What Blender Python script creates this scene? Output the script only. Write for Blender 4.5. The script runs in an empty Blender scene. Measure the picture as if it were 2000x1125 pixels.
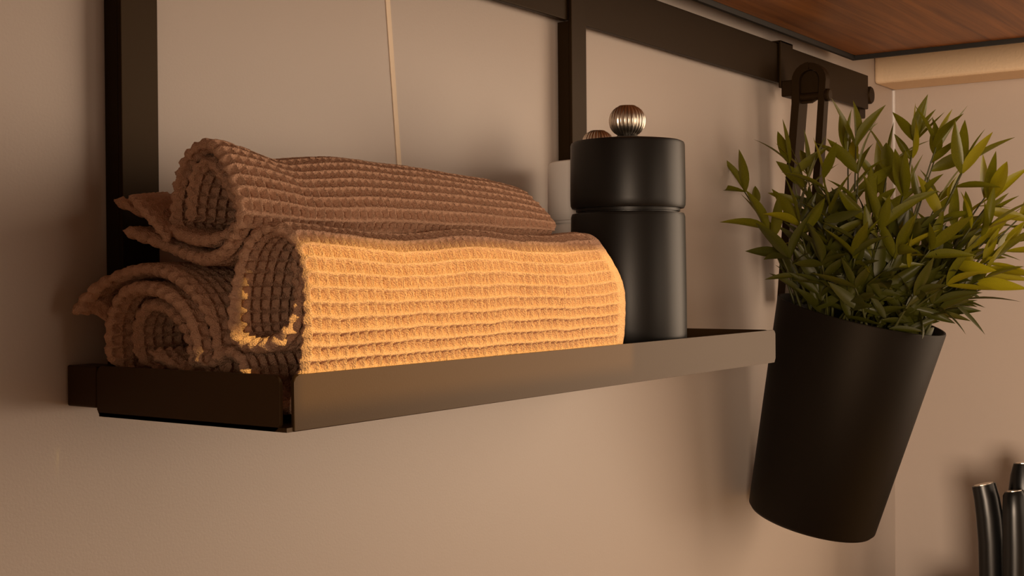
import bpy, bmesh, math, random
import numpy as np
from mathutils import Vector, Matrix
random.seed(7); rng = np.random.RandomState(5)
S = bpy.context.scene
C = S.collection

# ---------------------------------------------------------------- camera, light, exposure
cam_d = bpy.data.cameras.new('camera'); cam = bpy.data.objects.new('camera', cam_d); C.objects.link(cam)
cam_d.sensor_width = 36.0; cam_d.lens = 45.133; cam_d.clip_start = 0.02; cam_d.clip_end = 60
cam.matrix_world = Matrix(((0.5734164626779686, 0.011521771762239934, -0.8191830131938433, -0.28332846),
                           (-0.8192253158487149, -0.0016573561412167627, -0.5734693845735744, -0.39288859),
                           (-0.007965061359386192, 0.9999322486779191, 0.008488571815163692, 0.02979645),
                           (0, 0, 0, 1)))
S.camera = cam
S.view_settings.view_transform = 'Standard'; S.view_settings.look = 'None'
S.view_settings.exposure = 0.50; S.view_settings.gamma = 1.0; S.view_settings.use_curve_mapping = False
w = bpy.data.worlds.new('dusk_sky'); S.world = w; w.use_nodes = True
w.node_tree.nodes['Background'].inputs[0].default_value = (0.95, 0.72, 0.52, 1)
w.node_tree.nodes['Background'].inputs[1].default_value = 0.35

def area(name, loc, direction, sx, sy, power, col, spread=180):
    d = bpy.data.lights.new(name, 'AREA'); d.shape = 'RECTANGLE'; d.size = sx; d.size_y = sy
    d.energy = power; d.color = col; d.spread = math.radians(spread)
    o = bpy.data.objects.new(name, d); C.objects.link(o); o.location = loc
    o.rotation_euler = Vector(direction).to_track_quat('-Z', 'Y').to_euler(); return o
# daylight entering the big window in the front of the room
area('window_daylight', (0.50, -2.955, 0.05), (0.0, 1, 0.0), 1.2, 1.2, 5.5, (1.0, 0.75, 0.54))
area('side_window_daylight', (1.455, -1.18, 0.12), (-1, 0.5, -0.02), 1.30, 1.1, 12.5, (1.0, 0.74, 0.52))
area('left_fill_lamp', (-3.85, -2.15, -0.10), (1, 0.43, 0.02), 1.3, 1.2, 108.0, (1.0, 0.75, 0.54))  # added soft lamp standing in for reflected sun on the right wall
# low evening sun, entering through the narrow gap in the front wall
SUN_AZ, SUN_EL = math.radians(-3), math.radians(28.0)
SUN = Vector((math.sin(SUN_AZ) * math.cos(SUN_EL), math.cos(SUN_AZ) * math.cos(SUN_EL), -math.sin(SUN_EL)))
sd = bpy.data.lights.new('evening_sun', 'SUN'); sd.energy = 3.6; sd.color = (1.0, 0.70, 0.22); sd.angle = math.radians(0.12)
so = bpy.data.objects.new('evening_sun', sd); C.objects.link(so); so.rotation_euler = SUN.to_track_quat('-Z', 'Y').to_euler()
so.location = (-1.5, -4, 0.4)

# ---------------------------------------------------------------- materials
def mat(name, col, rough=0.6, metal=0.0, spec=0.5, bump=None, var=None, coat=0.0, trans=0.0, tint=(1, 1, 1)):
    m = bpy.data.materials.new(name); m.use_nodes = True
    nt = m.node_tree; b = nt.nodes['Principled BSDF']
    b.inputs['Base Color'].default_value = (*col, 1); b.inputs['Roughness'].default_value = rough
    b.inputs['Metallic'].default_value = metal; b.inputs['Specular IOR Level'].default_value = spec
    b.inputs['Coat Weight'].default_value = coat; b.inputs['Specular Tint'].default_value = (*tint, 1)
    tc = nt.nodes.new('ShaderNodeTexCoord')
    if var:
        n = nt.nodes.new('ShaderNodeTexNoise'); n.inputs['Scale'].default_value = var[0]; n.inputs['Detail'].default_value = 4
        nt.links.new(tc.outputs['Object'], n.inputs['Vector'])
        r = nt.nodes.new('ShaderNodeMix'); r.data_type = 'RGBA'
        r.inputs['A'].default_value = (*col, 1); r.inputs['B'].default_value = (*var[1], 1)
        nt.links.new(n.outputs['Fac'], r.inputs['Factor']); nt.links.new(r.outputs['Result'], b.inputs['Base Color'])
    if bump:
        n = nt.nodes.new('ShaderNodeTexNoise'); n.inputs['Scale'].default_value = bump[0]; n.inputs['Detail'].default_value = 3
        nt.links.new(tc.outputs['Object'], n.inputs['Vector'])
        k = nt.nodes.new('ShaderNodeBump'); k.inputs['Strength'].default_value = bump[1]; k.inputs['Distance'].default_value = bump[2]
        nt.links.new(n.outputs['Fac'], k.inputs['Height']); nt.links.new(k.outputs['Normal'], b.inputs['Normal'])
    if trans:
        t = nt.nodes.new('ShaderNodeBsdfTranslucent'); mx = nt.nodes.new('ShaderNodeMixShader'); mx.inputs[0].default_value = trans
        src = b.inputs['Base Color'].links[0].from_socket if b.inputs['Base Color'].links else None
        if src: nt.links.new(src, t.inputs['Color'])
        else: t.inputs['Color'].default_value = (*col, 1)
        nt.links.new(b.outputs[0], mx.inputs[1]); nt.links.new(t.outputs[0], mx.inputs[2])
        nt.links.new(mx.outputs[0], nt.nodes['Material Output'].inputs['Surface'])
    return m

def wood_mat(name, dark, light):
    m = bpy.data.materials.new(name); m.use_nodes = True; nt = m.node_tree; b = nt.nodes['Principled BSDF']
    tc = nt.nodes.new('ShaderNodeTexCoord'); mp = nt.nodes.new('ShaderNodeMapping')
    mp.inputs['Scale'].default_value = (4.0, 130.0, 130.0); mp.inputs['Rotation'].default_value = (0, 0, math.radians(4))
    n = nt.nodes.new('ShaderNodeTexNoise'); n.inputs['Scale'].default_value = 1.0; n.inputs['Detail'].default_value = 6; n.inputs['Roughness'].default_value = 0.65
    n.inputs['Distortion'].default_value = 0.6
    r = nt.nodes.new('ShaderNodeValToRGB'); r.color_ramp.elements[0].position = 0.33; r.color_ramp.elements[1].position = 0.68
    r.color_ramp.elements[0].color = (*dark, 1); r.color_ramp.elements[1].color = (*light, 1)
    nt.links.new(tc.outputs['Object'], mp.inputs['Vector']); nt.links.new(mp.outputs[0], n.inputs['Vector'])
    nt.links.new(n.outputs['Fac'], r.inputs['Fac']); nt.links.new(r.outputs[0], b.inputs['Base Color'])
    b.inputs['Roughness'].default_value = 0.45
    return m

M = dict(
    wall=mat('backsplash_beige', (0.53, 0.455, 0.405), 0.42, bump=(900, 0.12, 0.0004), var=(3.0, (0.50, 0.43, 0.38))),
    plaster=mat('plaster_warm', (0.86, 0.66, 0.45), 0.9, bump=(420, 0.5, 0.0012)),
    room=mat('room_paint', (0.20, 0.16, 0.13), 0.9, bump=(200, 0.2, 0.001)),
    dark=mat('dark_paint', (0.05, 0.04, 0.03), 0.9),
    floor=wood_mat('floor_wood', (0.20, 0.12, 0.07), (0.32, 0.21, 0.13)),
    counter=wood_mat('counter_wood', (0.34, 0.20, 0.09), (0.48, 0.30, 0.15)),
    panel=wood_mat('cabinet_wood', (0.16, 0.050, 0.008), (0.40, 0.150, 0.028)),
    black=mat('black_powder_coat', (0.034, 0.017, 0.006), 0.42, spec=0.30, tint=(1.0, 0.66, 0.36), bump=(1500, 0.08, 0.0002)),
    rail=mat('black_rail_coat', (0.017, 0.0095, 0.004), 0.48, spec=0.18, tint=(1.0, 0.66, 0.36), bump=(1500, 0.08, 0.0002)),
    blacktrim=mat('black_trim', (0.012, 0.010, 0.008), 0.6),
    mill=mat('black_matt_lacquer', (0.007, 0.006, 0.005), 0.40, spec=0.35, bump=(1200, 0.08, 0.0002)),
    millw=mat('white_lacquer', (0.90, 0.87, 0.84), 0.4, bump=(900, 0.05, 0.0002)),
    steel=mat('brushed_steel', (0.74, 0.66, 0.56), 0.30, metal=1.0, bump=(700, 0.1, 0.0002)),
    pot=mat('pot_black', (0.0045, 0.0035, 0.0028), 0.55, spec=0.16, tint=(1.0, 0.8, 0.6), bump=(1300, 0.08, 0.0002)),
    towel=mat('towel_cotton', (0.74, 0.455, 0.310), 0.95, spec=0.1, bump=(1900, 1.0, 0.0012), var=(900, (0.60, 0.350, 0.230))),
    hem=mat('towel_hem', (0.58, 0.35, 0.23), 0.95, spec=0.1, bump=(2600, 0.7, 0.0005)),
    light_streak=mat('streak_paint', (0.90, 0.74, 0.56), 0.6),  # pale colour of the painted light streak
    bead=mat('corner_bead', (0.72, 0.71, 0.72), 0.45),
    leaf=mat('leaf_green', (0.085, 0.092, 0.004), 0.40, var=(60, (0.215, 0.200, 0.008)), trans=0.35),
    leaf_lit=mat('leaf_lit_yellow', (0.24, 0.22, 0.008), 0.40, var=(60, (0.38, 0.33, 0.012)), trans=0.40),  # brighter light on the right-front leaves, painted as yellower colour
    leaf_shade=mat('leaf_shade_dark', (0.034, 0.038, 0.003), 0.45, var=(60, (0.08, 0.08, 0.005)), trans=0.15),  # shade among low and inner leaves, put into the colour
    stem=mat('stem_green', (0.06, 0.06, 0.010), 0.5),
    soil=mat('plant_core', (0.02, 0.018, 0.012), 0.9),
    knife=mat('knife_plastic', (0.005, 0.005, 0.005), 0.28, spec=0.38),
    block=wood_mat('knife_block_wood', (0.10, 0.06, 0.03), (0.17, 0.10, 0.05)),
)

# ---------------------------------------------------------------- helpers
def link(name, me, m, parent=None):
    o = bpy.data.objects.new(name, me); C.objects.link(o)
    if m: me.materials.append(m)
    if parent: o.parent = parent
    return o
def obj(name, bm, m, parent=None, smooth=False, angle=None):
    bmesh.ops.recalc_face_normals(bm, faces=bm.faces)
    me = bpy.data.meshes.new(name); bm.to_mesh(me); bm.free()
    if smooth:
        me.polygons.foreach_set('use_smooth', [True] * len(me.polygons))
        if angle: me.set_sharp_from_angle(angle=math.radians(angle))
    return link(name, me, m, parent)
def box(bm, x0, x1, y0, y1, z0, z1, bevel=0.0, seg=2):
    r = bmesh.ops.create_cube(bm, size=1.0)
    for v in r['verts']:
        v.co = Vector(((x0 + x1) / 2 + v.co.x * (x1 - x0), (y0 + y1) / 2 + v.co.y * (y1 - y0), (z0 + z1) / 2 + v.co.z * (z1 - z0)))
    if bevel:
        es = list({e for v in r['verts'] for e in v.link_edges})
        bmesh.ops.bevel(bm, geom=es, offset=bevel, segments=seg, affect='EDGES', profile=0.5)
def lathe(bm, prof, n=64, loc=(0, 0, 0), caps=True):
    rings = []
    for r, z in prof:
        if r < 1e-6: rings.append([bm.verts.new((loc[0], loc[1], loc[2] + z))])
        else: rings.append([bm.verts.new((loc[0] + r * math.cos(2 * math.pi * k / n), loc[1] + r * math.sin(2 * math.pi * k / n), loc[2] + z)) for k in range(n)])
    for a, b in zip(rings, rings[1:]):
        for k in range(n):
            q = [a[k % len(a)], a[(k + 1) % len(a)], b[(k + 1) % len(b)], b[k % len(b)]]
            u = []
            for v in q:
                if v not in u: u.append(v)
            if len(u) > 2: bm.faces.new(u)
def tube(bm, pts, rad, n=6, caps=True):
    pts = [Vector(p) for p in pts]; rings = []
    for i, p in enumerate(pts):
        t = (pts[min(i + 1, len(pts) - 1)] - pts[max(i - 1, 0)]).normalized()
        a = t.orthogonal().normalized() if i == 0 else (ref - t * ref.dot(t)).normalized()
        ref = a; b = t.cross(a)
        r = rad[i] if isinstance(rad, (list, tuple)) else rad
        rings.append([bm.verts.new(p + (a * math.cos(2 * math.pi * k / n) + b * math.sin(2 * math.pi * k / n)) * r) for k in range(n)])
    for a, b in zip(rings, rings[1:]):
        for k in range(n): bm.faces.new((a[k], a[(k + 1) % n], b[(k + 1) % n], b[k]))
    if caps:
        bm.faces.new(rings[0][::-1]); bm.faces.new(rings[-1])
def prism(bm, poly, axis, a0, a1):
    """extrude a 2-D outline along an axis ('x','y','z'); outline coords are the other two in order"""
    def P(p, t):
        return {'x': (t, p[0], p[1]), 'y': (p[0], t, p[1]), 'z': (p[0], p[1], t)}[axis]
    A = [bm.verts.new(P(p, a0)) for p in poly]; B = [bm.verts.new(P(p, a1)) for p in poly]
    n = len(poly)
    for k in range(n): bm.faces.new((A[k], A[(k + 1) % n], B[(k + 1) % n], B[k]))
    bm.faces.new(A[::-1]); bm.faces.new(B)
def rrect(u0, u1, v0, v1, r, corners=(1, 1, 1, 1), n=5):
    """rounded rectangle outline, corners: (u0v0, u1v0, u1v1, u0v1)"""
    out = []
    for (cu, cv, a0, on, px, py) in ((u0 + r, v0 + r, 180, corners[0], u0, v0), (u1 - r, v0 + r, 270, corners[1], u1, v0),
                                     (u1 - r, v1 - r, 0, corners[2], u1, v1), (u0 + r, v1 - r, 90, corners[3], u0, v1)):
        if on:
            for k in range(n + 1):
                a = math.radians(a0 + 90 * k / n); out.append((cu + r * math.cos(a), cv + r * math.sin(a)))
        else: out.append((px, py))
    return out
def thing(name, label, cat, loc=(0, 0, 0), group=None):
    o = bpy.data.objects.new(name, None); C.objects.link(o); o.location = loc; o.empty_display_size = 0.02
    o['label'] = label; o['category'] = cat
    if group: o['group'] = group
    return o
def tag(o, label, cat, group=None):
    o['label'] = label; o['category'] = cat
    if group: o['group'] = group
    return o
def struct(name, bm, m, parent=None):
    o = obj(name, bm, m, parent); o['kind'] = 'structure'; return o

# ---------------------------------------------------------------- the room
XC = 0.8958      # right wall of the niche
ZF, ZC = -1.23, 1.75
XL = -3.95
b = bmesh.new(); box(b, XL, XC, 0.0, 0.1, ZF, ZC); wall_back = struct('wall_back', b, M['wall'])
b = bmesh.new(); box(b, XC, 1.6, -0.30, 0.1, ZF, ZC); wall_right = struct('wall_right', b, M['wall'])
b = bmesh.new(); box(b, XL, 1.6, -3.1, 0.1, ZF - 0.1, ZF); struct('floor', b, M['floor'])
b = bmesh.new(); box(b, XL, 1.6, -3.1, 0.1, ZC, ZC + 0.1); struct('ceiling', b, M['room'])
b = bmesh.new(); box(b, XL - 0.1, XL, -3.1, -2.85, ZF, ZC); box(b, XL - 0.1, XL, -1.45, 0.1, ZF, ZC); box(b, XL - 0.1, XL, -2.85, -1.45, ZF, -0.75); box(b, XL - 0.1, XL, -2.85, -1.45, 0.55, ZC)
struct('wall_left', b, M['room'])
b = bmesh.new()
for y0, y1, z0, z1 in ((-2.85, -2.80, -0.75, 0.55), (-1.50, -1.45, -0.75, 0.55), (-2.80, -1.50, -0.75, -0.70), (-2.80, -1.50, 0.50, 0.55)):
    box(b, XL - 0.05, XL + 0.02, y0, y1, z0, z1, 0.004)
struct('left_lamp_frame', b, M['room'])  # unseen frame added around the left lamp
b = bmesh.new(); box(b, -0.80, -0.76, -0.60, 0.0, ZF, ZC); struct('light_block_stub', b, M['dark'])  # added unseen panel, blocks light from the left to darken that side
b = bmesh.new(); box(b, 1.5, 1.6, -3.1, -1.95, ZF, ZC); box(b, 1.5, 1.6, -0.42, -0.30, ZF, ZC); box(b, 1.5, 1.6, -1.95, -0.42, ZF, -0.49); box(b, 1.5, 1.6, -1.95, -0.42, 0.73, ZC)
struct('wall_far_right', b, M['room'])
b = bmesh.new()
for y0, y1, z0, z1 in ((-1.95, -1.91, -0.49, 0.73), (-0.46, -0.42, -0.49, 0.73), (-1.91, -0.46, -0.49, -0.45), (-1.91, -0.46, 0.69, 0.73)):
    box(b, 1.47, 1.52, y0, y1, z0, z1, 0.004)
struct('window_2', b, M['room'])
# front wall: a stepped gap, added to shape the sun onto the front towel; a big window further right
YF = -3.0
def onfront(x, z, y=-0.11):
    t = (YF - y) / SUN.y; return x + SUN.x * t, z + SUN.z * t
gx0, gz0 = onfront(0.0045, -0.0110); gxs, gzs = onfront(0.0122, 0.0290); gx1, gz1 = onfront(0.214, 0.0465)
WX0, WX1, WZ0, WZ1 = -0.15, 1.15, -0.60, 0.70
b = bmesh.new(); ya, yb = YF - 0.002, YF
hx0 = onfront(0.40, 0, -0.34)[0]; hx1 = onfront(0.87, 0, -0.34)[0]; hz0 = onfront(0, -0.335, -0.56)[1]; hz1 = onfront(0, -0.335, -0.16)[1]  # second added gap, throws a sun patch on the worktop
box(b, XL, WX0, ya, yb, ZF, WZ1); box(b, WX1, 1.5, ya, yb, ZF, WZ1); box(b, WX0, WX1, ya, yb, ZF, WZ0)
box(b, XL, gx0, ya, yb, WZ1, ZC); box(b, gx1, hx0, ya, yb, WZ1, ZC); box(b, hx1, 1.5, ya, yb, WZ1, ZC)
box(b, hx0, hx1, ya, yb, WZ1, hz0); box(b, hx0, hx1, ya, yb, hz1, ZC)
box(b, gx0, gx1, ya, yb, WZ1, gz0); box(b, gx0, gx1, ya, yb, gz1, ZC); box(b, gx0, gxs, ya, yb, gzs, gz1)
struct('wall_front', b, M['room'])
b = bmesh.new()
for x0, x1, z0, z1 in ((WX0, WX0 + 0.05, WZ0, WZ1), (WX1 - 0.05, WX1, WZ0, WZ1), (WX0 + 0.05, WX1 - 0.05, WZ0, WZ0 + 0.05), (WX0 + 0.05, WX1 - 0.05, WZ1 - 0.05, WZ1)):
    box(b, x0, x1, YF + 0.001, YF + 0.03, z0, z1, 0.004)
struct('window_1', b, M['room'])
# bulkhead of plaster along the right wall, pale strip painted in for a streak of light and corner bead
b = bmesh.new(); box(b, 0.8452, XC, -0.30, 0.0, 0.2000, 0.60, 0.003, 3); bulk = struct('trim_1', b, M['plaster'])
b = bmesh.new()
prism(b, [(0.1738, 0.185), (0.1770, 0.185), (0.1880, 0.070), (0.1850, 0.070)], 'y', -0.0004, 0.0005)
streak_ob = obj('light_streak_strip', b, M['light_streak'], wall_back); streak_ob['label'] = 'pale slanting painted streak of light'
b = bmesh.new(); tube(b, [(XC - 0.0010, -0.0010, 0.0), (XC - 0.0010, -0.0010, 0.1995)], 0.0015, 8)
struct('trim_2', b, M['bead'])

# ---------------------------------------------------------------- wall cabinet over the rail
cab = thing('wall_cabinet', 'dark brown wooden wall cabinet seen from below above the rail', 'cabinet', (0.1, -0.2, 0.21))
def sub(parent, name, bm, m, smooth=False, angle=None):
    o = obj(name, bm, m, parent, smooth, angle)
    o.matrix_parent_inverse = Matrix.Translation(-Vector(parent.location)); return o
CZ = 0.2085
b = bmesh.new(); box(b, -1.2, 0.738, -0.21, -0.022, CZ, CZ + 0.018); sub(cab, 'bottom_panel', b, M['panel'])
b = bmesh.new(); box(b, -1.2, 0.7365, -0.21, -0.002, CZ + 0.0185, 0.85); sub(cab, 'carcass', b, M['panel'])
b = bmesh.new(); box(b, 0.7385, 0.7415, -0.21, -0.0185, CZ - 0.0035, 0.85); sub(cab, 'edge_strip', b, M['blacktrim'])
b = bmesh.new(); box(b, -1.2, 0.738, -0.0215, -0.0185, CZ - 0.0035, CZ + 0.018); sub(cab, 'edge_strip', b, M['blacktrim'])

# ---------------------------------------------------------------- rail
rail = thing('wall_rail', 'black metal hanging rail running along the wall under the cabinet', 'rail', (0.3, -0.004, 0.18))
RZ0, RZ1, RX1 = 0.1728, 0.2020, 0.8075
b = bmesh.new(); box(b, -1.2, RX1, -0.0080, -0.0040, RZ0, RZ1, 0.0006); sub(rail, 'rail_bar', b, M['rail'])
b = bmesh.new(); box(b, -1.2, RX1 - 0.004, -0.0040, 0.0, RZ1 - 0.004, RZ1 - 0.0005); sub(rail, 'back_flange', b, M['rail'])
b = bmesh.new(); prism(b, rrect(RX1 - 0.010, RX1 + 0.004, RZ0 - 0.0075, RZ1 - 0.008, 0.0025, (1, 1, 1, 1)), 'y', -0.0038, -0.0002); sub(rail, 'end_bracket', b, M['rail'])
b = bmesh.new()
prof = [(0, 0), (0.0068, 0), (0.0076, 0.0008), (0.0076, 0.0040), (0.0066, 0.0052), (0, 0.0054)]
lathe(b, prof, 32); bmesh.ops.rotate(b, verts=b.verts, cent=(0, 0, 0), matrix=Matrix.Rotation(math.pi / 2, 3, 'X'))
bmesh.ops.translate(b, verts=b.verts, vec=(RX1 + 0.0065, -0.0038, 0.1858)); sub(rail, 'end_screw', b, M['rail'], True, 40)

# ---------------------------------------------------------------- hanging tray shelf
tray = thing('tray_shelf', 'black metal tray shelf with folded rim hung on two straps', 'shelf', (0.185, -0.06, -0.0175))
H = 0.0176; L = 0.37; YB = -0.0175; YFR = -0.110; T = 0.0014
b = bmesh.new(); prism(b, rrect(0.0028, L, -H, 0.0, 0.0022, (0, 1, 1, 1)), 'y', YFR, YFR + T)
bmesh.ops.bevel(b, geom=list(b.edges), offset=0.0003, segments=1, affect='EDGES'); sub(tray, 'front_panel', b, M['black'])
for nm, x0 in (('end_panel', 0.0), ('end_panel', L - T)):
    b = bmesh.new(); prism(b, rrect(-0.1065, YB, -H, 0.0, 0.0024, (1, 1, 1, 1)), 'x', x0, x0 + T)
    bmesh.ops.bevel(b, geom=list(b.edges), offset=0.0003, segments=1, affect='EDGES'); sub(tray, nm, b, M['black'])
b = bmesh.new(); box(b, 0.0, L, YFR + 0.0005, YB - 0.001, -H, -H + T); box(b, 0.0122, L - 0.0122, YB - 0.001, -0.0106, -H + 0.0003, -H + T); sub(tray, 'base_plate', b, M['black'])
b = bmesh.new(); box(b, 0.012, L - 0.002, -0.0120, -0.0106, -H + T, 0.0); sub(tray, 'back_panel', b, M['black'])
b = bmesh.new(); box(b, 0.0, 0.0115, -0.0170, -0.0008, -0.0148, -0.0003, 0.0006); sub(tray, 'wall_spacer', b, M['black'])
b = bmesh.new(); box(b, L - 0.0115, L, -0.0170, -0.0008, -0.0148, -0.0003, 0.0006); sub(tray, 'wall_spacer', b, M['black'])
for x0, x1 in ((0.0172, 0.0341), (0.3228, 0.3385)):
    b = bmesh.new(); box(b, x0, x1, -0.0104, -0.0083, -H + T, 0.2030, 0.0004); box(b, x0, x1, -0.0104, 0.0, 0.2022, 0.2040, 0.0003); sub(tray, 'hanging_strap', b, M['rail'])
    b = bmesh.new(); box(b, x0, x0 + 0.0012, -0.0084, -0.0012, -H + T, RZ0 - 0.0005); sub(tray, 'strap_flange', b, M['rail'])

# ---------------------------------------------------------------- waffle towels
CELL_U, CELL_V, AMP, TH = 0.0042, 0.0044, 0.0038, 0.0017
def smooth_path(pts, step):
    P = np.array(pts, float); n = len(P)
    t = np.concatenate([[0], np.cumsum(np.sqrt(((P[1:] - P[:-1]) ** 2).sum(1)) ** 0.5)])
    # centripetal Catmull-Rom
    Q = np.vstack([2 * P[0] - P[1], P, 2 * P[-1] - P[-2]]); tt = np.concatenate([[t[0] - (t[1] - t[0])], t, [t[-1] + (t[-1] - t[-2])]])
    out = []
    for i in range(1, n):
        u = np.linspace(tt[i], tt[i + 1], 24, endpoint=False)[:, None]
        t0, t1, t2, t3 = tt[i - 1:i + 3]; p0, p1, p2, p3 = Q[i - 1:i + 3]
        A1 = (t1 - u) / (t1 - t0) * p0 + (u - t0) / (t1 - t0) * p1
        A2 = (t2 - u) / (t2 - t1) * p1 + (u - t1) / (t2 - t1) * p2
        A3 = (t3 - u) / (t3 - t2) * p2 + (u - t2) / (t3 - t2) * p3
        B1 = (t2 - u) / (t2 - t0) * A1 + (u - t0) / (t2 - t0) * A2
        B2 = (t3 - u) / (t3 - t1) * A2 + (u - t1) / (t3 - t1) * A3
        out.append((t2 - u) / (t2 - t1) * B1 + (u - t1) / (t2 - t1) * B2)
    D = np.vstack(out + [P[-1:]])
    s = np.concatenate([[0], np.cumsum(np.sqrt(((D[1:] - D[:-1]) ** 2).sum(1)))])
    k = max(8, int(round(s[-1] / step))); S_ = np.linspace(0, s[-1], k + 1)
    return np.stack([np.interp(S_, s, D[:, 0]), np.interp(S_, s, D[:, 1])], 1), S_
def lownoise(u, v, seed, sc):
    r = np.random.RandomState(seed); o = 0
    for k in range(5):
        a, bb, c = r.uniform(-1, 1, 2), r.uniform(0, 6.28), r.uniform(0.5, 1.0)
        o = o + c * np.sin((a[0] * u + a[1] * v) * sc * (1 + 0.5 * k) + bb) / (1 + 0.4 * k)
    return o / 2.2
def waffle(u, v, seed):
    uu = u / CELL_U + 0.10 * lownoise(u, v, seed, 160) + 0.05 * lownoise(u, v, seed + 1, 700)
    vv = v / CELL_V + 0.10 * lownoise(u, v, seed + 2, 160) + 0.05 * lownoise(u, v, seed + 3, 700)
    fu = np.abs(uu - np.floor(uu) - 0.5) * 2; fv = np.abs(vv - np.floor(vv) - 0.5) * 2     # 1 on the ridge line
    ru = np.minimum(fu, 0.90) ** 1.35; rv = np.minimum(fv, 0.90) ** 1.35
    cell = np.random.RandomState(seed + 9).uniform(0.75, 1.12, (64, 64))
    iu = np.floor(uu).astype(int) % 64; iv = np.floor(vv).astype(int) % 64
    h = np.maximum(0.95 * ru, rv) - 0.62
    return h * cell[iu, iv]
def sheet(pts, x0f, x1f, xform, seed, full, step=0.00046, hem=0.0):
    """one layer of cloth: pts = (y,z) cross-section; x0f/x1f(s,S,y,z) = ends; xform(x,y,z) bends it along its length;
       full = (s0,s1) fraction of the outer side that shows along the whole length. Returns list of (verts, quads)"""
    P, Sv = smooth_path(pts, step); n = len(P)
    tan = np.gradient(P, axis=0); tan /= np.linalg.norm(tan, axis=1)[:, None]; nor = np.stack([tan[:, 1] * -1, tan[:, 0]], 1)
    # closed loop: left side, round end, right side back, round end
    idx = np.concatenate([np.arange(n), np.arange(n)[::-1]]); side = np.concatenate([np.ones(n), -np.ones(n)])
    taper = np.minimum(1, np.sqrt(np.clip(np.minimum(Sv - Sv[0], Sv[-1] - Sv) / 0.0014, 0, 1)))
    base = P[idx]; nn = nor[idx]; th = taper[idx]; sv = Sv[idx]
    x0 = x0f(sv / Sv[-1], base[:, 0], base[:, 1]) + 0.0005 * np.cos(2 * math.pi * sv / CELL_V) + 0.0003 * np.sin(sv * 5100) * np.sin(sv * 1900); x1 = x1f(sv / Sv[-1], base[:, 0], base[:, 1])
    Lm = float((x1 - x0).max())
    out = []
    fullmask = (side > 0) & (sv / Sv[-1] >= full[0]) & (sv / Sv[-1] <= full[1])
    def strip(rows, tau, closed, amp_on):
        # tau: distance from x0
        tau = np.asarray(tau); frac = tau / Lm
        X = x0[rows][:, None] + (x1 - x0)[rows][:, None] * frac[None, :]
        d0 = X - x0[rows][:, None]; d1 = x1[rows][:, None] - X
        k = np.sqrt(np.clip(np.minimum(d0, d1) / 0.0014, 0, 1))
        V = sv[rows][:, None] + 0 * X
        h = waffle(X, V + (0.0013 if True else 0), seed) * AMP if amp_on else 0 * X
        if amp_on:
            fade = np.clip(np.minimum(d0, 1) / 0.0030, 0.38, 1)
            if hem: fade = fade * np.clip((d1 - hem) / 0.004, 0.06, 1)
            h = h * fade
        off = side[rows][:, None] * (TH * k * th[rows][:, None] + h * k * np.minimum(1, th[rows][:, None] * 1.2))
        off = off + 0.0007 * lownoise(X, V, seed + 20, 70) * np.clip(d0 / 0.02, 0.3, 1)
        Y = base[rows, 0][:, None] + nn[rows, 0][:, None] * off; Z = base[rows, 1][:, None] + nn[rows, 1][:, None] * off
        X, Y, Z = xform(X, Y, Z)
        ns, nx = X.shape
        vs = np.stack([X, Y, Z], -1).reshape(-1, 3)
        I = np.arange(ns * nx).reshape(ns, nx)
        if closed: I = np.vstack([I, I[:1]])
        q = np.stack([I[:-1, :-1], I[1:, :-1], I[1:, 1:], I[:-1, 1:]], -1).reshape(-1, 4)
        out.append((vs, q))
    near = 0.050
    ta = np.concatenate([[0, 0.0003, 0.0008], np.arange(0.0015, near, step), [near]])
    strip(np.arange(len(idx)), ta, True, True)
    end = [Lm - 0.0014, Lm - 0.0007, Lm - 0.0002, Lm]
    tb = np.concatenate([[near], np.arange(near + step, Lm - 0.0018, step), end])
    rf = np.where(fullmask)[0]
    if len(rf): strip(rf, tb, False, True)
    tc = np.concatenate([np.linspace(near, Lm - 0.003, 10), end])
    rest = np.where(~fullmask)[0]
    for run in np.split(rest, np.where(np.diff(rest) > 1)[0] + 1):
        if len(run): 
            r2 = np.concatenate([[run[0] - 1], run, [(run[-1] + 1) % len(idx)]]); r2 = r2[r2 >= 0]
            r2 = np.concatenate([r2[:-1][::4], r2[-1:]])
            strip(r2, tc, False, False)
    return out
def mesh_from(name, chunks, m, parent=None):
    vs = np.vstack([c[0] for c in chunks]); offs = np.cumsum([0] + [len(c[0]) for c in chunks[:-1]])
    qs = np.vstack([c[1] + o for c, o in zip(chunks, offs)]).astype(np.int32)
    me = bpy.data.meshes.new(name); me.vertices.add(len(vs)); me.vertices.foreach_set('co', vs.astype(np.float32).ravel())
    me.loops.add(qs.size); me.loops.foreach_set('vertex_index', qs.ravel())
    me.polygons.add(len(qs)); me.polygons.foreach_set('loop_start', np.arange(0, qs.size, 4, dtype=np.int32))
    me.polygons.foreach_set('use_smooth', np.ones(len(qs), bool)); me.update(calc_edges=True); me.validate()
    return link(name, me, m, parent)
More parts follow.
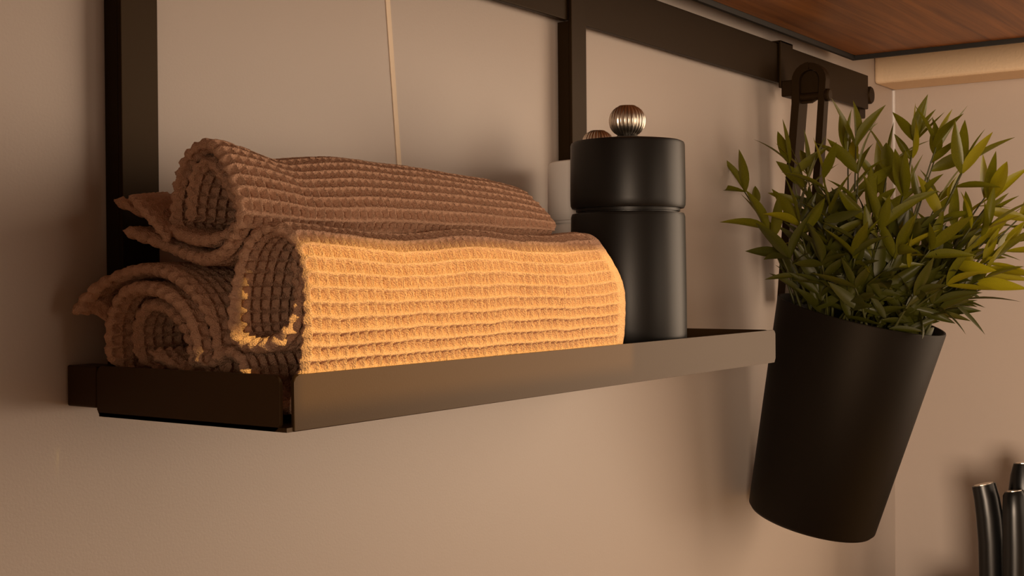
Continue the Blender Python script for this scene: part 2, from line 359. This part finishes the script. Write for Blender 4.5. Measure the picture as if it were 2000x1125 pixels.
def patch(A, B, C_, D, seed, n=46):
    """loose cloth corner A-B-C-D (bilinear, slightly bulged, two faces)"""
    A, B, C_, D = (np.array(p, float) for p in (A, B, C_, D))
    u, v = np.meshgrid(np.linspace(0, 1, n), np.linspace(0, 1, n), indexing='ij')
    P = ((1 - u) * (1 - v))[..., None] * B + (u * (1 - v))[..., None] * C_ + (u * v)[..., None] * D + ((1 - u) * v)[..., None] * A
    N = np.cross(C_ - B, A - B); N /= np.linalg.norm(N)
    lu, lv = np.linalg.norm(C_ - B), np.linalg.norm(A - B)
    edge = np.sqrt(np.clip(np.minimum(np.minimum(u, 1 - u) * lu, np.minimum(v, 1 - v) * lv) / 0.0016, 0, 1))
    bulge = 0.0012 * np.sin(math.pi * u) * np.sin(math.pi * v)
    h = waffle(u * lu, v * lv, seed) * AMP * 0.5
    out = []
    I = np.arange(n * n).reshape(n, n); q = np.stack([I[:-1, :-1], I[1:, :-1], I[1:, 1:], I[:-1, 1:]], -1).reshape(-1, 4)
    for sg in (1, -1):
        out.append(((P + N * (bulge + sg * edge * (TH + h))[..., None]).reshape(-1, 3), q if sg > 0 else q[:, ::-1]))
    return out
sm = lambda a: np.clip(a, 0, 1) ** 2 * (3 - 2 * np.clip(a, 0, 1))

TOP_FLAP = ((0.030, -0.0190, 0.0615), (0.000, -0.0355, 0.0585), (0.004, -0.0515, 0.0425), (0.030, -0.0270, 0.0515))
BACK_FLAP = ((0.006, -0.0173, 0.0285), (-0.001, -0.0141, 0.0199), (0.003, -0.0268, 0.0120), (0.022, -0.0150, 0.0200))
# front towel
Y0 = -0.0003
front_pts = [(-0.0655, 0.0010), (-0.0725, 0.0058), (-0.0800, 0.0035), (-0.0845, -0.0060), (-0.0920, -0.0112), (-0.0990, -0.0108), (-0.1030, -0.0045),
             (-0.1055, 0.0070), (-0.1062, 0.0220), (-0.1035, 0.0355), (-0.0985, 0.0432), (-0.0915, 0.0447), (-0.0845, 0.0400),
             (-0.0797, 0.0285), (-0.0784, 0.0160), (-0.0805, 0.0105), (-0.0880, 0.0085), (-0.0965, 0.0100), (-0.1010, 0.0150),
             (-0.1013, 0.0250), (-0.0985, 0.0345), (-0.0945, 0.0385), (-0.0918, 0.0355), (-0.0922, 0.0260), (-0.0945, 0.0190)]
f_x0 = lambda s, y, z: 0.0062 + 0.0012 * np.sin(14 * s + 1) + 0.0058 * sm((s - 0.13) / 0.08) * sm((0.52 - s) / 0.10) + 0.014 * sm((s - 0.70) / 0.25)
f_x1 = lambda s, y, z: 0.2140 - 0.010 * sm((z - 0.022) / 0.022) - 0.004 * sm((0.005 - z) / 0.02) - 0.003 * sm((y + 0.10) / 0.02)
def f_form(X, Y, Z):
    t = X / 0.214
    dz = 0.0012 * np.sin(14 * t + 0.5) * sm((Z - 0.01) / 0.03) + 0.0018 * sm((t - 0.55) / 0.4) * sm((Z - 0.02) / 0.03)
    dy = 0.0010 * np.sin(11 * t + 2 + 40 * Z) * sm((X - 0.01) / 0.03) + 0.003 * np.exp(-((t - 0.62) / 0.05) ** 2) * sm((Z - 0.005) / 0.02) * 0.5
    return X, Y + dy, Z + dz
t1 = mesh_from('rolled_towel', sheet(front_pts, f_x0, f_x1, f_form, 11, (0.05, 0.62), hem=0.006), M['towel'])
tag(t1, 'folded waffle towel along the front rim of the tray, lit orange by sun', 'towel', 'rolled waffle towels on the tray')

# back towel
back_pts = [(-0.0110, 0.0180), (-0.0175, 0.0262), (-0.0275, 0.0315), (-0.0400, 0.0332), (-0.0530, 0.0303), (-0.0635, 0.0230), (-0.0690, 0.0120), (-0.0685, -0.0020),
            (-0.0620, -0.0100), (-0.0480, -0.0112), (-0.0340, -0.0108), (-0.0262, -0.0055), (-0.0240, 0.0060), (-0.0250, 0.0170), (-0.0310, 0.0252), (-0.0400, 0.0270),
            (-0.0530, 0.0240), (-0.0615, 0.0160), (-0.0642, 0.0040), (-0.0620, -0.0040), (-0.0510, -0.0070), (-0.0390, -0.0045), (-0.0308, 0.0040),
            (-0.0300, 0.0140), (-0.0350, 0.0205), (-0.0450, 0.0205), (-0.0550, 0.0140), (-0.0592, 0.0040), (-0.0540, -0.0010), (-0.0440, 0.0020), (-0.0390, 0.0055)]
b_x0 = lambda s, y, z: 0.0050 * sm((0.004 - z) / 0.006) + 0.0015 + 0.0025 * np.sin(11 * s) + 0.006 * sm((s - 0.6) / 0.4) - 0.007 * sm((0.10 - s) / 0.1) + 0.004 * sm((s - 0.15) / 0.1) * sm((0.42 - s) / 0.1)
b_x1 = lambda s, y, z: 0.205 + 0 * s
t2 = mesh_from('rolled_towel', sheet(back_pts, b_x0, b_x1, lambda X, Y, Z: (X, Y, Z), 33, (0.9, 0.9)) + patch(BACK_FLAP[0], BACK_FLAP[1], BACK_FLAP[2], BACK_FLAP[3], 91), M['towel'])
tag(t2, 'tightly rolled brown towel at the back of the tray against the wall, underneath the others', 'towel', 'rolled waffle towels on the tray')
# bottom-left bump under the roll
# top towel (doubled cloth: outer and inner layer)
top_out = [(-0.0290, 0.0475), (-0.0400, 0.0430), (-0.0530, 0.0385), (-0.0650, 0.0368), (-0.0755, 0.0395), (-0.0825, 0.0462), (-0.0848, 0.0530), (-0.0830, 0.0600),
           (-0.0765, 0.0700), (-0.0690, 0.0760), (-0.0625, 0.0768), (-0.0555, 0.0735), (-0.0500, 0.0660), (-0.0468, 0.0560), (-0.0462, 0.0500), (-0.0490, 0.0460)]
top_in = [(-0.0262, 0.0590), (-0.0330, 0.0540), (-0.0420, 0.0492), (-0.0530, 0.0448), (-0.0650, 0.0428), (-0.0745, 0.0455), (-0.0785, 0.0512), (-0.0745, 0.0590), (-0.0690, 0.0670),
          (-0.0640, 0.0712), (-0.0590, 0.0690), (-0.0555, 0.0620), (-0.0535, 0.0540), (-0.0530, 0.0500)]
ridge_x = np.array([-0.02, 0.012, 0.026, 0.0355, 0.050, 0.072, 0.1135, 0.161, 0.19, 0.225]); ridge_z = np.array([0.0750, 0.0750, 0.0724, 0.0698, 0.0716, 0.0738, 0.0735, 0.0712, 0.0690, 0.0650])
gx = np.linspace(-0.02, 0.23, 400); gz = np.interp(gx, ridge_x, ridge_z); kk = np.hanning(25); gz = np.convolve(np.pad(gz, 12, 'edge'), kk / kk.sum(), 'valid')
def t_form(X, Y, Z):
    f = (np.interp(X, gx, gz) - 0.042) / (0.0772 - 0.042)
    Z2 = 0.042 + np.maximum(Z - 0.042, -1) * np.where(Z > 0.042, f, 1.0)
    m = sm((X - 0.03) / 0.05)
    Y2 = Y + 0.006 * m * sm((Z - 0.05) / 0.025) + 0.0012 * np.sin(60 * X + 1) * sm((Z - 0.045) / 0.02)
    Z2 = Z2 + 0.002 * sm((X - 0.1) / 0.1) * sm((0.06 - Z) / 0.02)
    return X, Y2, Z2
t_x0 = lambda s, y, z: 0.0060 + 0.0022 * np.sin(10 * s) + 0.004 * sm((s - 0.75) / 0.25) - 0.004 * sm((0.15 - s) / 0.15)
t_x1 = lambda s, y, z: 0.1900 - 0.012 * sm((0.056 - z) / 0.016) - 0.005 * sm((z - 0.066) / 0.010) + 0.016 * sm((y + 0.086) / 0.025)
i_x0 = lambda s, y, z: 0.0085 + 0.0020 * np.sin(9 * s + 2) + 0.004 * sm((s - 0.75) / 0.25) - 0.009 * sm((0.12 - s) / 0.12)
t3 = mesh_from('rolled_towel', sheet(top_out, t_x0, t_x1, t_form, 55, (0.36, 0.86)) + sheet(top_in, i_x0, lambda s, y, z: 0.17 + 0 * s, t_form, 77, (2, 2)) + patch(TOP_FLAP[0], TOP_FLAP[1], TOP_FLAP[2], TOP_FLAP[3], 95), M['towel'])
tag(t3, 'loosely rolled brown waffle towel lying on top of the two other towels', 'towel', 'rolled waffle towels on the tray')

# ---------------------------------------------------------------- pepper and salt mills
def make_mill(name, label, loc, sc, m):
    t = thing(name, label, 'mill', loc, 'mills on the tray')
    Z = lambda z: (z + 0.0161) * sc
    R = 0.0283 * sc
    b = bmesh.new()
    lathe(b, [(0, 0), (R * 0.985, 0), (R, 0.0008), (R * 1.0, Z(0.02)), (R * 0.985, Z(0.0585)), (R * 0.965, Z(0.0602)), (R * 0.86, Z(0.0606)), (R * 0.86, Z(0.0612)), (0, Z(0.0612))], 96)
    obj('mill_body', b, m, t, True, 40)
    b = bmesh.new()
    lathe(b, [(0, Z(0.0613)), (R * 0.90, Z(0.0613)), (R * 0.90, Z(0.0626)), (R * 0.965, Z(0.0628)), (R * 0.990, Z(0.0642)), (R * 0.995, Z(0.0675)), (R * 0.985, Z(0.0935)), (R * 0.970, Z(0.0947)), (R * 0.93, Z(0.0953)),
              (R * 0.4, Z(0.0972)), (R * 0.2, Z(0.0975)), (R * 0.16, Z(0.0992)), (0, Z(0.0992))], 96)
    obj('mill_cap', b, m, t, True, 40)
    b = bmesh.new(); n = 26 * 8; rk = 0.0090 * sc; prof = []
    for k in range(15):
        a = -math.pi * 0.40 + k / 14 * math.pi * 0.76; prof.append((rk * math.cos(a) ** 0.8, Z(0.1057) + rk * 0.86 * math.sin(a), 1.0))
    rings = []
    pr = [(rk * 0.32, Z(0.0980), 0)] + prof + [(rk * 0.45, Z(0.1131), 0)]
    for r, z, g in pr:
        rings.append([b.verts.new(((r * (1 - g * 0.055 * (0.5 + 0.5 * math.cos(26 * 2 * math.pi * k / n)) ** 2)) * math.cos(2 * math.pi * k / n),
                                   (r * (1 - g * 0.055 * (0.5 + 0.5 * math.cos(26 * 2 * math.pi * k / n)) ** 2)) * math.sin(2 * math.pi * k / n), z)) for k in range(n)])
    for A, B in zip(rings, rings[1:]):
        for k in range(n): b.faces.new((A[k], A[(k + 1) % n], B[(k + 1) % n], B[k]))
    b.faces.new(rings[-1]); b.faces.new(rings[0][::-1])
    k = obj('mill_knob', b, M['steel'], t, True, 50); k['label'] = 'ribbed steel knob'
    return t
make_mill('pepper_mill', 'tall black mill with ribbed steel knob standing at the end of the towels', (0.2645, -0.0790, -0.0161), 1.0, M['mill'])
make_mill('salt_mill', 'white mill with steel knob standing behind the black mill, mostly hidden', (0.3035, -0.0385, -0.0161), 0.955, M['millw'])

# ---------------------------------------------------------------- hook that carries the pot
hook = thing('rail_hook', 'black metal hook bracket on the rail carrying the plant pot', 'hook', (0.575, -0.03, 0.16))
HX0, HX1 = 0.612, 0.632
def ribbon(bm, path, x0, x1, th):
    path = [Vector((0, p[0], p[1])) for p in path]; A = []
    for i, p in enumerate(path):
        t = (path[min(i + 1, len(path) - 1)] - path[max(i - 1, 0)]).normalized(); n = Vector((0, -t.z, t.y)) * th / 2
        A.append([bm.verts.new((x, q.y, q.z)) for x, q in ((x0, p + n), (x1, p + n), (x1, p - n), (x0, p - n))])
    for a, c in zip(A, A[1:]):
        for k in range(4): bm.faces.new((a[k], a[(k + 1) % 4], c[(k + 1) % 4], c[k]))
    bm.faces.new(A[0][::-1]); bm.faces.new(A[-1])
AY, AZ, AR = -0.0325, 0.1720, 0.0105
arc = [(AY + AR * math.cos(a), AZ + AR * math.sin(a)) for a in [math.pi * k / 12 for k in range(13)]]
b = bmesh.new(); ribbon(b, [(-0.0095, 0.0090), (-0.0160, 0.0900), (-0.0220, 0.1560)] + arc[:7], HX0, HX1 - 0.004, 0.0060); sub(hook, 'back_leg', b, M['rail'], True, 40)
b = bmesh.new(); ribbon(b, arc[6:] + [(-0.0418, 0.1560), (-0.0385, 0.1100), (-0.0340, 0.0600), (-0.0310, 0.0300)], HX0, HX0 + 0.008, 0.0050); sub(hook, 'front_leg', b, M['rail'], True, 40)
b = bmesh.new(); prism(b, [(AY + 0.0075, 0.1560)] + [(AY + 0.0075 * math.cos(a), AZ + 0.0075 * math.sin(a)) for a in [math.pi * k / 10 for k in range(11)]] + [(AY - 0.0075, 0.1600), (AY, 0.1560)], 'x', HX0 + 0.004, HX0 + 0.007); sub(hook, 'side_plate', b, M['rail'])
b = bmesh.new(); box(b, HX0 + 0.001, HX1 + 0.004, -0.0105, -0.0085, RZ0 - 0.004, RZ1 + 0.002, 0.0004); box(b, HX0 + 0.001, HX1 + 0.004, -0.0105, 0.0, RZ1 + 0.0005, RZ1 + 0.002, 0.0003); box(b, HX0 + 0.002, HX1, -0.0225, -0.0100, 0.1620, 0.1740, 0.001); sub(hook, 'rail_clip', b, M['rail'])
b = bmesh.new(); lathe(b, [(0, 0), (0.0040, 0), (0.0046, 0.0008), (0.0046, 0.0026), (0.0036, 0.0036), (0, 0.0038)], 24)
bmesh.ops.rotate(b, verts=b.verts, cent=(0, 0, 0), matrix=Matrix.Rotation(math.pi / 2, 3, 'X')); bmesh.ops.translate(b, verts=b.verts, vec=(HX0 + 0.003, -0.0442, 0.1605)); sub(hook, 'bolt', b, M['rail'], True, 40)
b = bmesh.new(); lathe(b, [(0, 0), (0.0030, 0), (0.0030, 0.016), (0, 0.016)], 20)
bmesh.ops.rotate(b, verts=b.verts, cent=(0, 0, 0), matrix=Matrix.Rotation(math.pi / 2, 3, 'X')); bmesh.ops.translate(b, verts=b.verts, vec=(HX0 + 0.004, -0.0250, 0.1605)); sub(hook, 'pin', b, M['rail'], True, 40)

# ---------------------------------------------------------------- tilted pot
PB = Vector((0.5728, -0.0478, -0.1422)); TILT = 0.2493; PH = 0.1497; RT, RB = 0.0573, 0.0443
AX = Vector((0, -math.sin(TILT), math.cos(TILT)))
ROT = Matrix.Rotation(TILT, 4, 'X')
pot = thing('plant_pot', 'black tapered pot hanging tilted from the rail hook in the corner', 'pot', PB); pot.rotation_euler = (TILT, 0, 0)
b = bmesh.new()
lathe(b, [(0, 0), (RB - 0.006, 0), (RB - 0.002, 0.0006), (RB, 0.0030), (RT - 0.0002, PH - 0.001), (RT - 0.0006, PH), (RT - 0.0018, PH), (RT - 0.0024, PH - 0.001), (RB - 0.002, 0.004), (0, 0.004)], 96)
obj('pot_body', b, M['pot'], pot, True, 45)
# ---------------------------------------------------------------- plant
PT = PB + AX * (PH - 0.012)
plant = thing('artificial_plant', 'bushy green plant with pointed narrow leaves growing out of the black pot', 'plant', PT)
def psub(name, me_or_bm, m, parent, smooth=False):
    o = obj(name, me_or_bm, m, parent, smooth); return o
b = bmesh.new(); lathe(b, [(0, 0.0), (RT - 0.006, 0.0), (RT - 0.008, 0.006), (0.02, 0.012), (0, 0.013)], 40)
core = obj('root_block', b, M['soil'], plant, True); core.rotation_euler = (TILT, 0, 0); core.location = (0, 0.001, -0.008)
def leaf_mesh(k, wd, curl, fold):
    bm = bmesh.new(); n = 7; rows = []
    for i in range(n + 1):
        t = i / n; ww = wd * (math.sin(math.pi * min(1, t ** 0.75)) ** 0.9 if 0 < t < 1 else 0.0) + (0.03 if i == 0 else 0.002)
        z = -curl * t * t; y = t
        rows.append([bm.verts.new((-ww, y, z + fold * ww)), bm.verts.new((-ww * 0.5, y, z + fold * ww * 0.35)), bm.verts.new((0, y, z)), bm.verts.new((ww * 0.5, y, z + fold * ww * 0.35)), bm.verts.new((ww, y, z + fold * ww))])
    for a, c in zip(rows, rows[1:]):
        for j in range(4): bm.faces.new((a[j], a[j + 1], c[j + 1], c[j]))
    me = bpy.data.meshes.new('leaf'); bm.to_mesh(me); bm.free()
    me.polygons.foreach_set('use_smooth', [True] * len(me.polygons)); return me
leaf_v = []; leaf_lit_v = []
for k in range(8):
    me = leaf_mesh(k, random.uniform(0.105, 0.155), random.uniform(-0.05, 0.22), random.uniform(0.2, 0.7)); me.materials.append(M['leaf']); leaf_v.append(me)
    me3 = me.copy(); me3.materials.clear(); me3.materials.append(M['leaf_lit']); leaf_lit_v.append(me3); me2 = me.copy(); me2.materials.clear(); me2.materials.append(M['leaf_shade']); leaf_v.append(me2)
leaf_count = [0]; stuffed = []
def add_leaf(parent, base, direction, length, roll, dark):
    d = Vector(direction).normalized()
    q = d.to_track_quat('Y', 'Z').to_matrix().to_4x4() @ Matrix.Rotation(roll, 4, 'Y')
    me = random.choice(leaf_v[1::2] if dark else leaf_v[0::2])
    if not dark and Vector(base).dot(AX) < 0.045: me = random.choice(leaf_v[1::2])  # low leaves get the copy with painted shade
    elif not dark and random.random() < 0.08 + 0.65 * max(0.0, min(1.0, (-0.045 - base[1]) / 0.05)) * (base[2] > 0.02): me = random.choice(leaf_lit_v)  # painted-light copy, likelier towards the right front
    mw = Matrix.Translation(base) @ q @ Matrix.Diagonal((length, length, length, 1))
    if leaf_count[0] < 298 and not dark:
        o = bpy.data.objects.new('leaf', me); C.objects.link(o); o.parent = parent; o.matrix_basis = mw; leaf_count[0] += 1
    else: stuffed.append((me, mw))
def add_stem(root, tip, nleaf, dark=False, llen=0.033, bend=0.25, start=0.35, out=None):
    """stem from root to tip (plant-local), with alternate leaves and a fork of leaves at the end"""
    root, tip = Vector(root), Vector(tip); v = tip - root; up = Vector((0, -0.25, 1)).normalized()
    mid = root + v * 0.5 + (up * v.length * bend * 0.5)
    pts = [root * (1 - t) ** 2 + mid * 2 * t * (1 - t) + tip * t * t for t in [i / 8 for i in range(9)]]
    bm = bmesh.new(); tube(bm, pts, [0.0011 - 0.00008 * i for i in range(9)], 5)
    st = obj('stem', bm, M['stem'], plant, True)
    ang = random.uniform(0, 6.28)
    for i in range(nleaf):
        t = start + (1 - start) * (i + 0.5) / nleaf; p = root * (1 - t) ** 2 + mid * 2 * t * (1 - t) + tip * t * t
        tg = ((mid - root) * (1 - t) + (tip - mid) * t).normalized(); ang += 2.4 + random.uniform(-0.5, 0.5)
        a = tg.orthogonal().normalized(); c = tg.cross(a); sd = a * math.cos(ang) + c * math.sin(ang)
        dr = tg * random.uniform(0.4, 1.1) + sd * random.uniform(0.6, 1.2)
        add_leaf(st, p, dr, llen * random.uniform(0.65, 1.15), random.uniform(-1.5, 1.5), dark)
    tg = (tip - mid).normalized(); a = tg.orthogonal().normalized(); c = tg.cross(a)
    for k in range(3):
        an = ang + 2.1 * k; sd = a * math.cos(an) + c * math.sin(an)
        add_leaf(st, tip, tg + sd * (0.15 if k == 0 else random.uniform(0.6, 1.1)), llen * random.uniform(0.8, 1.2), random.uniform(-1.0, 1.0), dark)
    return st
e1 = Vector((1, 0, 0)); e2 = Vector((0, math.cos(TILT), math.sin(TILT)))
def rootpt(dx, dy):
    r = math.hypot(dx, dy); k = min(1, 0.040 / max(r, 1e-6)); k = k if r > 0.040 else 1
    return e1 * dx * k + e2 * dy * k
# tips given in room metres
TIPS = [(0.545, -0.012, 0.088, 2), (0.566, -0.036, 0.108, 3), (0.580, -0.044, 0.100, 4), (0.562, -0.050, 0.090, 4), (0.600, -0.066, 0.116, 3), (0.578, -0.080, 0.118, 4),
        (0.560, -0.088, 0.098, 5), (0.600, -0.095, 0.105, 5), (0.575, -0.122, 0.118, 4), (0.600, -0.128, 0.110, 4), (0.560, -0.140, 0.112, 4), (0.590, -0.150, 0.102, 5),
        (0.555, -0.158, 0.094, 4), (0.575, -0.170, 0.076, 5), (0.600, -0.160, 0.080, 5), (0.560, -0.172, 0.058, 5), (0.590, -0.176, 0.044, 5), (0.575, -0.166, 0.026, 5),
        (0.550, -0.150, 0.022, 4), (0.600, -0.140, 0.060, 5), (0.540, -0.125, 0.080, 5), (0.535, -0.105, 0.070, 5), (0.530, -0.080, 0.070, 5), (0.525, -0.060, 0.062, 5),
        (0.520, -0.040, 0.060, 4), (0.545, -0.070, 0.095, 4), (0.610, -0.110, 0.120, 3), (0.620, -0.080, 0.095, 4), (0.630, -0.120, 0.080, 4), (0.615, -0.150, 0.060, 4),
        (0.520, -0.100, 0.040, 5), (0.515, -0.080, 0.036, 5), (0.530, -0.125, 0.042, 5), (0.540, -0.142, 0.045, 4), (0.510, -0.060, 0.040, 4), (0.525, -0.115, 0.058, 4),
        (0.585, -0.148, 0.012, 4), (0.580, -0.165, 0.036, 4), (0.605, -0.158, 0.050, 4), (0.590, -0.185, 0.066, 4), (0.560, -0.138, 0.010, 4)]
for tx, ty, tz, n in TIPS:
    tip = Vector((tx, ty, tz)) - PT
    add_stem(rootpt(tip.x * 0.5, (tip.y + 0.02) * 0.45), tip, n - 1 if n > 3 else n, start=0.38)
# low leaves at the rim
for k in range(24):
    a = -math.pi * (-0.1 + 1.2 * k / 23); rr = random.uniform(0.030, 0.044); o_ = e1 * math.cos(a) + e2 * math.sin(a); sd = AX.cross(o_)
    p = o_ * rr + AX * 0.004
    add_stem(p, o_ * (rr + random.uniform(0.004, 0.012)) + sd * random.uniform(-0.018, 0.018) + AX * random.uniform(0.026, 0.050), 3, llen=0.029, start=0.35)
for k in range(230):
    a = random.uniform(0, 6.28); o_ = e1 * math.cos(a) + e2 * math.sin(a); sd = AX.cross(o_)
    p = o_ * random.uniform(0.030, 0.047) + AX * random.uniform(0.008, 0.045)
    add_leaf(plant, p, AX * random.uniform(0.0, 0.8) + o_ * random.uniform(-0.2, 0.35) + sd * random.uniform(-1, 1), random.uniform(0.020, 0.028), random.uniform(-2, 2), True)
# dense inner foliage, its shade put into the dark colour
for k in range(42):
    a = random.uniform(0, 6.28); r = 0.045 * math.sqrt(random.random())
    p = e1 * r * math.cos(a) + e2 * r * math.sin(a)
    for j in range(7):
        h = random.uniform(0.010, 0.075); sp = 1 + h * 5
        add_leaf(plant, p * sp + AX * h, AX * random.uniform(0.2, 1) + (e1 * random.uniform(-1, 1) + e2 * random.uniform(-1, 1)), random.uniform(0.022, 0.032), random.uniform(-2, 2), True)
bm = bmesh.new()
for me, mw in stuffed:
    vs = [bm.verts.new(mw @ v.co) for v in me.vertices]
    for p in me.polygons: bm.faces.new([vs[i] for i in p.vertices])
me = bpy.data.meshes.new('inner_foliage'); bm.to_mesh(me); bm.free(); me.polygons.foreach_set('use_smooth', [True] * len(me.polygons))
fo = link('inner_foliage', me, M['leaf_shade'], plant); fo['kind'] = 'stuff'

# ---------------------------------------------------------------- counter, knife block and knives
b = bmesh.new(); box(b, -0.755, XC - 0.001, -0.62, -0.001, -0.37, -0.335, 0.003); tag(obj('worktop', b, M['counter']), 'wooden kitchen worktop below the tray shelf and pot', 'worktop')
b = bmesh.new(); box(b, -0.75, XC - 0.002, -0.58, -0.003, ZF, -0.3705); tag(obj('base_cabinet', b, M['room']), 'plain base cabinet run under the wooden worktop', 'cabinet')
b = bmesh.new(); box(b, 0.770, 0.885, -0.19, -0.085, -0.3345, -0.232, 0.004); tag(obj('knife_block', b, M['block']), 'dark wooden knife block on the worktop in the corner', 'knife block')
def knife(label, path, radii, flat):
    t = thing('kitchen_knife', label, 'knife', path[-1], 'knives in the block'); base = Vector(path[-1])
    bm = bmesh.new(); pts = [Vector(p) - base for p in path]; rings = []; n = 20
    for i, p in enumerate(pts):
        tg = (pts[min(i + 1, len(pts) - 1)] - pts[max(i - 1, 0)]).normalized(); a = Vector((0.574, -0.819, 0)); a = (a - tg * a.dot(tg)).normalized(); c = tg.cross(a)
        rings.append([bm.verts.new(p + a * math.cos(2 * math.pi * k / n) * radii[i] + c * math.sin(2 * math.pi * k / n) * radii[i] * flat) for k in range(n)])
    for A, B in zip(rings, rings[1:]):
        for k in range(n): bm.faces.new((A[k], A[(k + 1) % n], B[(k + 1) % n], B[k]))
    bm.faces.new(rings[0][::-1]); bm.faces.new(rings[-1])
    obj('knife_handle', bm, M['knife'], t, True, 50)
    bm = bmesh.new(); top = pts[0]; tg = (pts[0] - pts[1]).normalized(); a = Vector((0.574, -0.819, 0)); a = (a - tg * a.dot(tg)).normalized(); c = tg.cross(a)
    vs = [bm.verts.new(top + tg * 0.0006 + (a * math.cos(2 * math.pi * k / 20) + c * math.sin(2 * math.pi * k / 20) * flat) * radii[0] * 0.8) for k in range(20)]
    v2 = [bm.verts.new(v.co - tg * 0.001) for v in vs]; bm.faces.new(vs); bm.faces.new(v2[::-1])
    for k in range(20): bm.faces.new((vs[k], vs[(k + 1) % 20], v2[(k + 1) % 20], v2[k]))
    obj('butt_cap', bm, M['steel'], t)
    return t
KN = [((0.800, -0.1055, -0.1435), (0.8005, -0.108, -0.155), (0.801, -0.110, -0.170), (0.8015, -0.1115, -0.190), (0.802, -0.112, -0.215), (0.802, -0.112, -0.2315))]
knife('leftmost knife handle, smallest, black and curved, standing in the knife block', KN[0], [0.0098, 0.0105, 0.011, 0.0112, 0.0112, 0.0110], 0.7)
knife('tallest black knife handle at the right edge, behind the curved one', [(0.818, -0.133, -0.126), (0.818, -0.1335, -0.135), (0.818, -0.134, -0.150), (0.818, -0.1345, -0.170), (0.818, -0.135, -0.200), (0.818, -0.135, -0.2315)],
      [0.0085, 0.0115, 0.014, 0.0155, 0.016, 0.0155], 0.7)
knife('third black knife handle, lower, in front of the tall handle at the right edge', [(0.792, -0.1315, -0.1455), (0.792, -0.132, -0.149), (0.792, -0.1325, -0.165), (0.792, -0.133, -0.190), (0.792, -0.133, -0.2315)],
      [0.0075, 0.0095, 0.0105, 0.0110, 0.0110], 0.7)
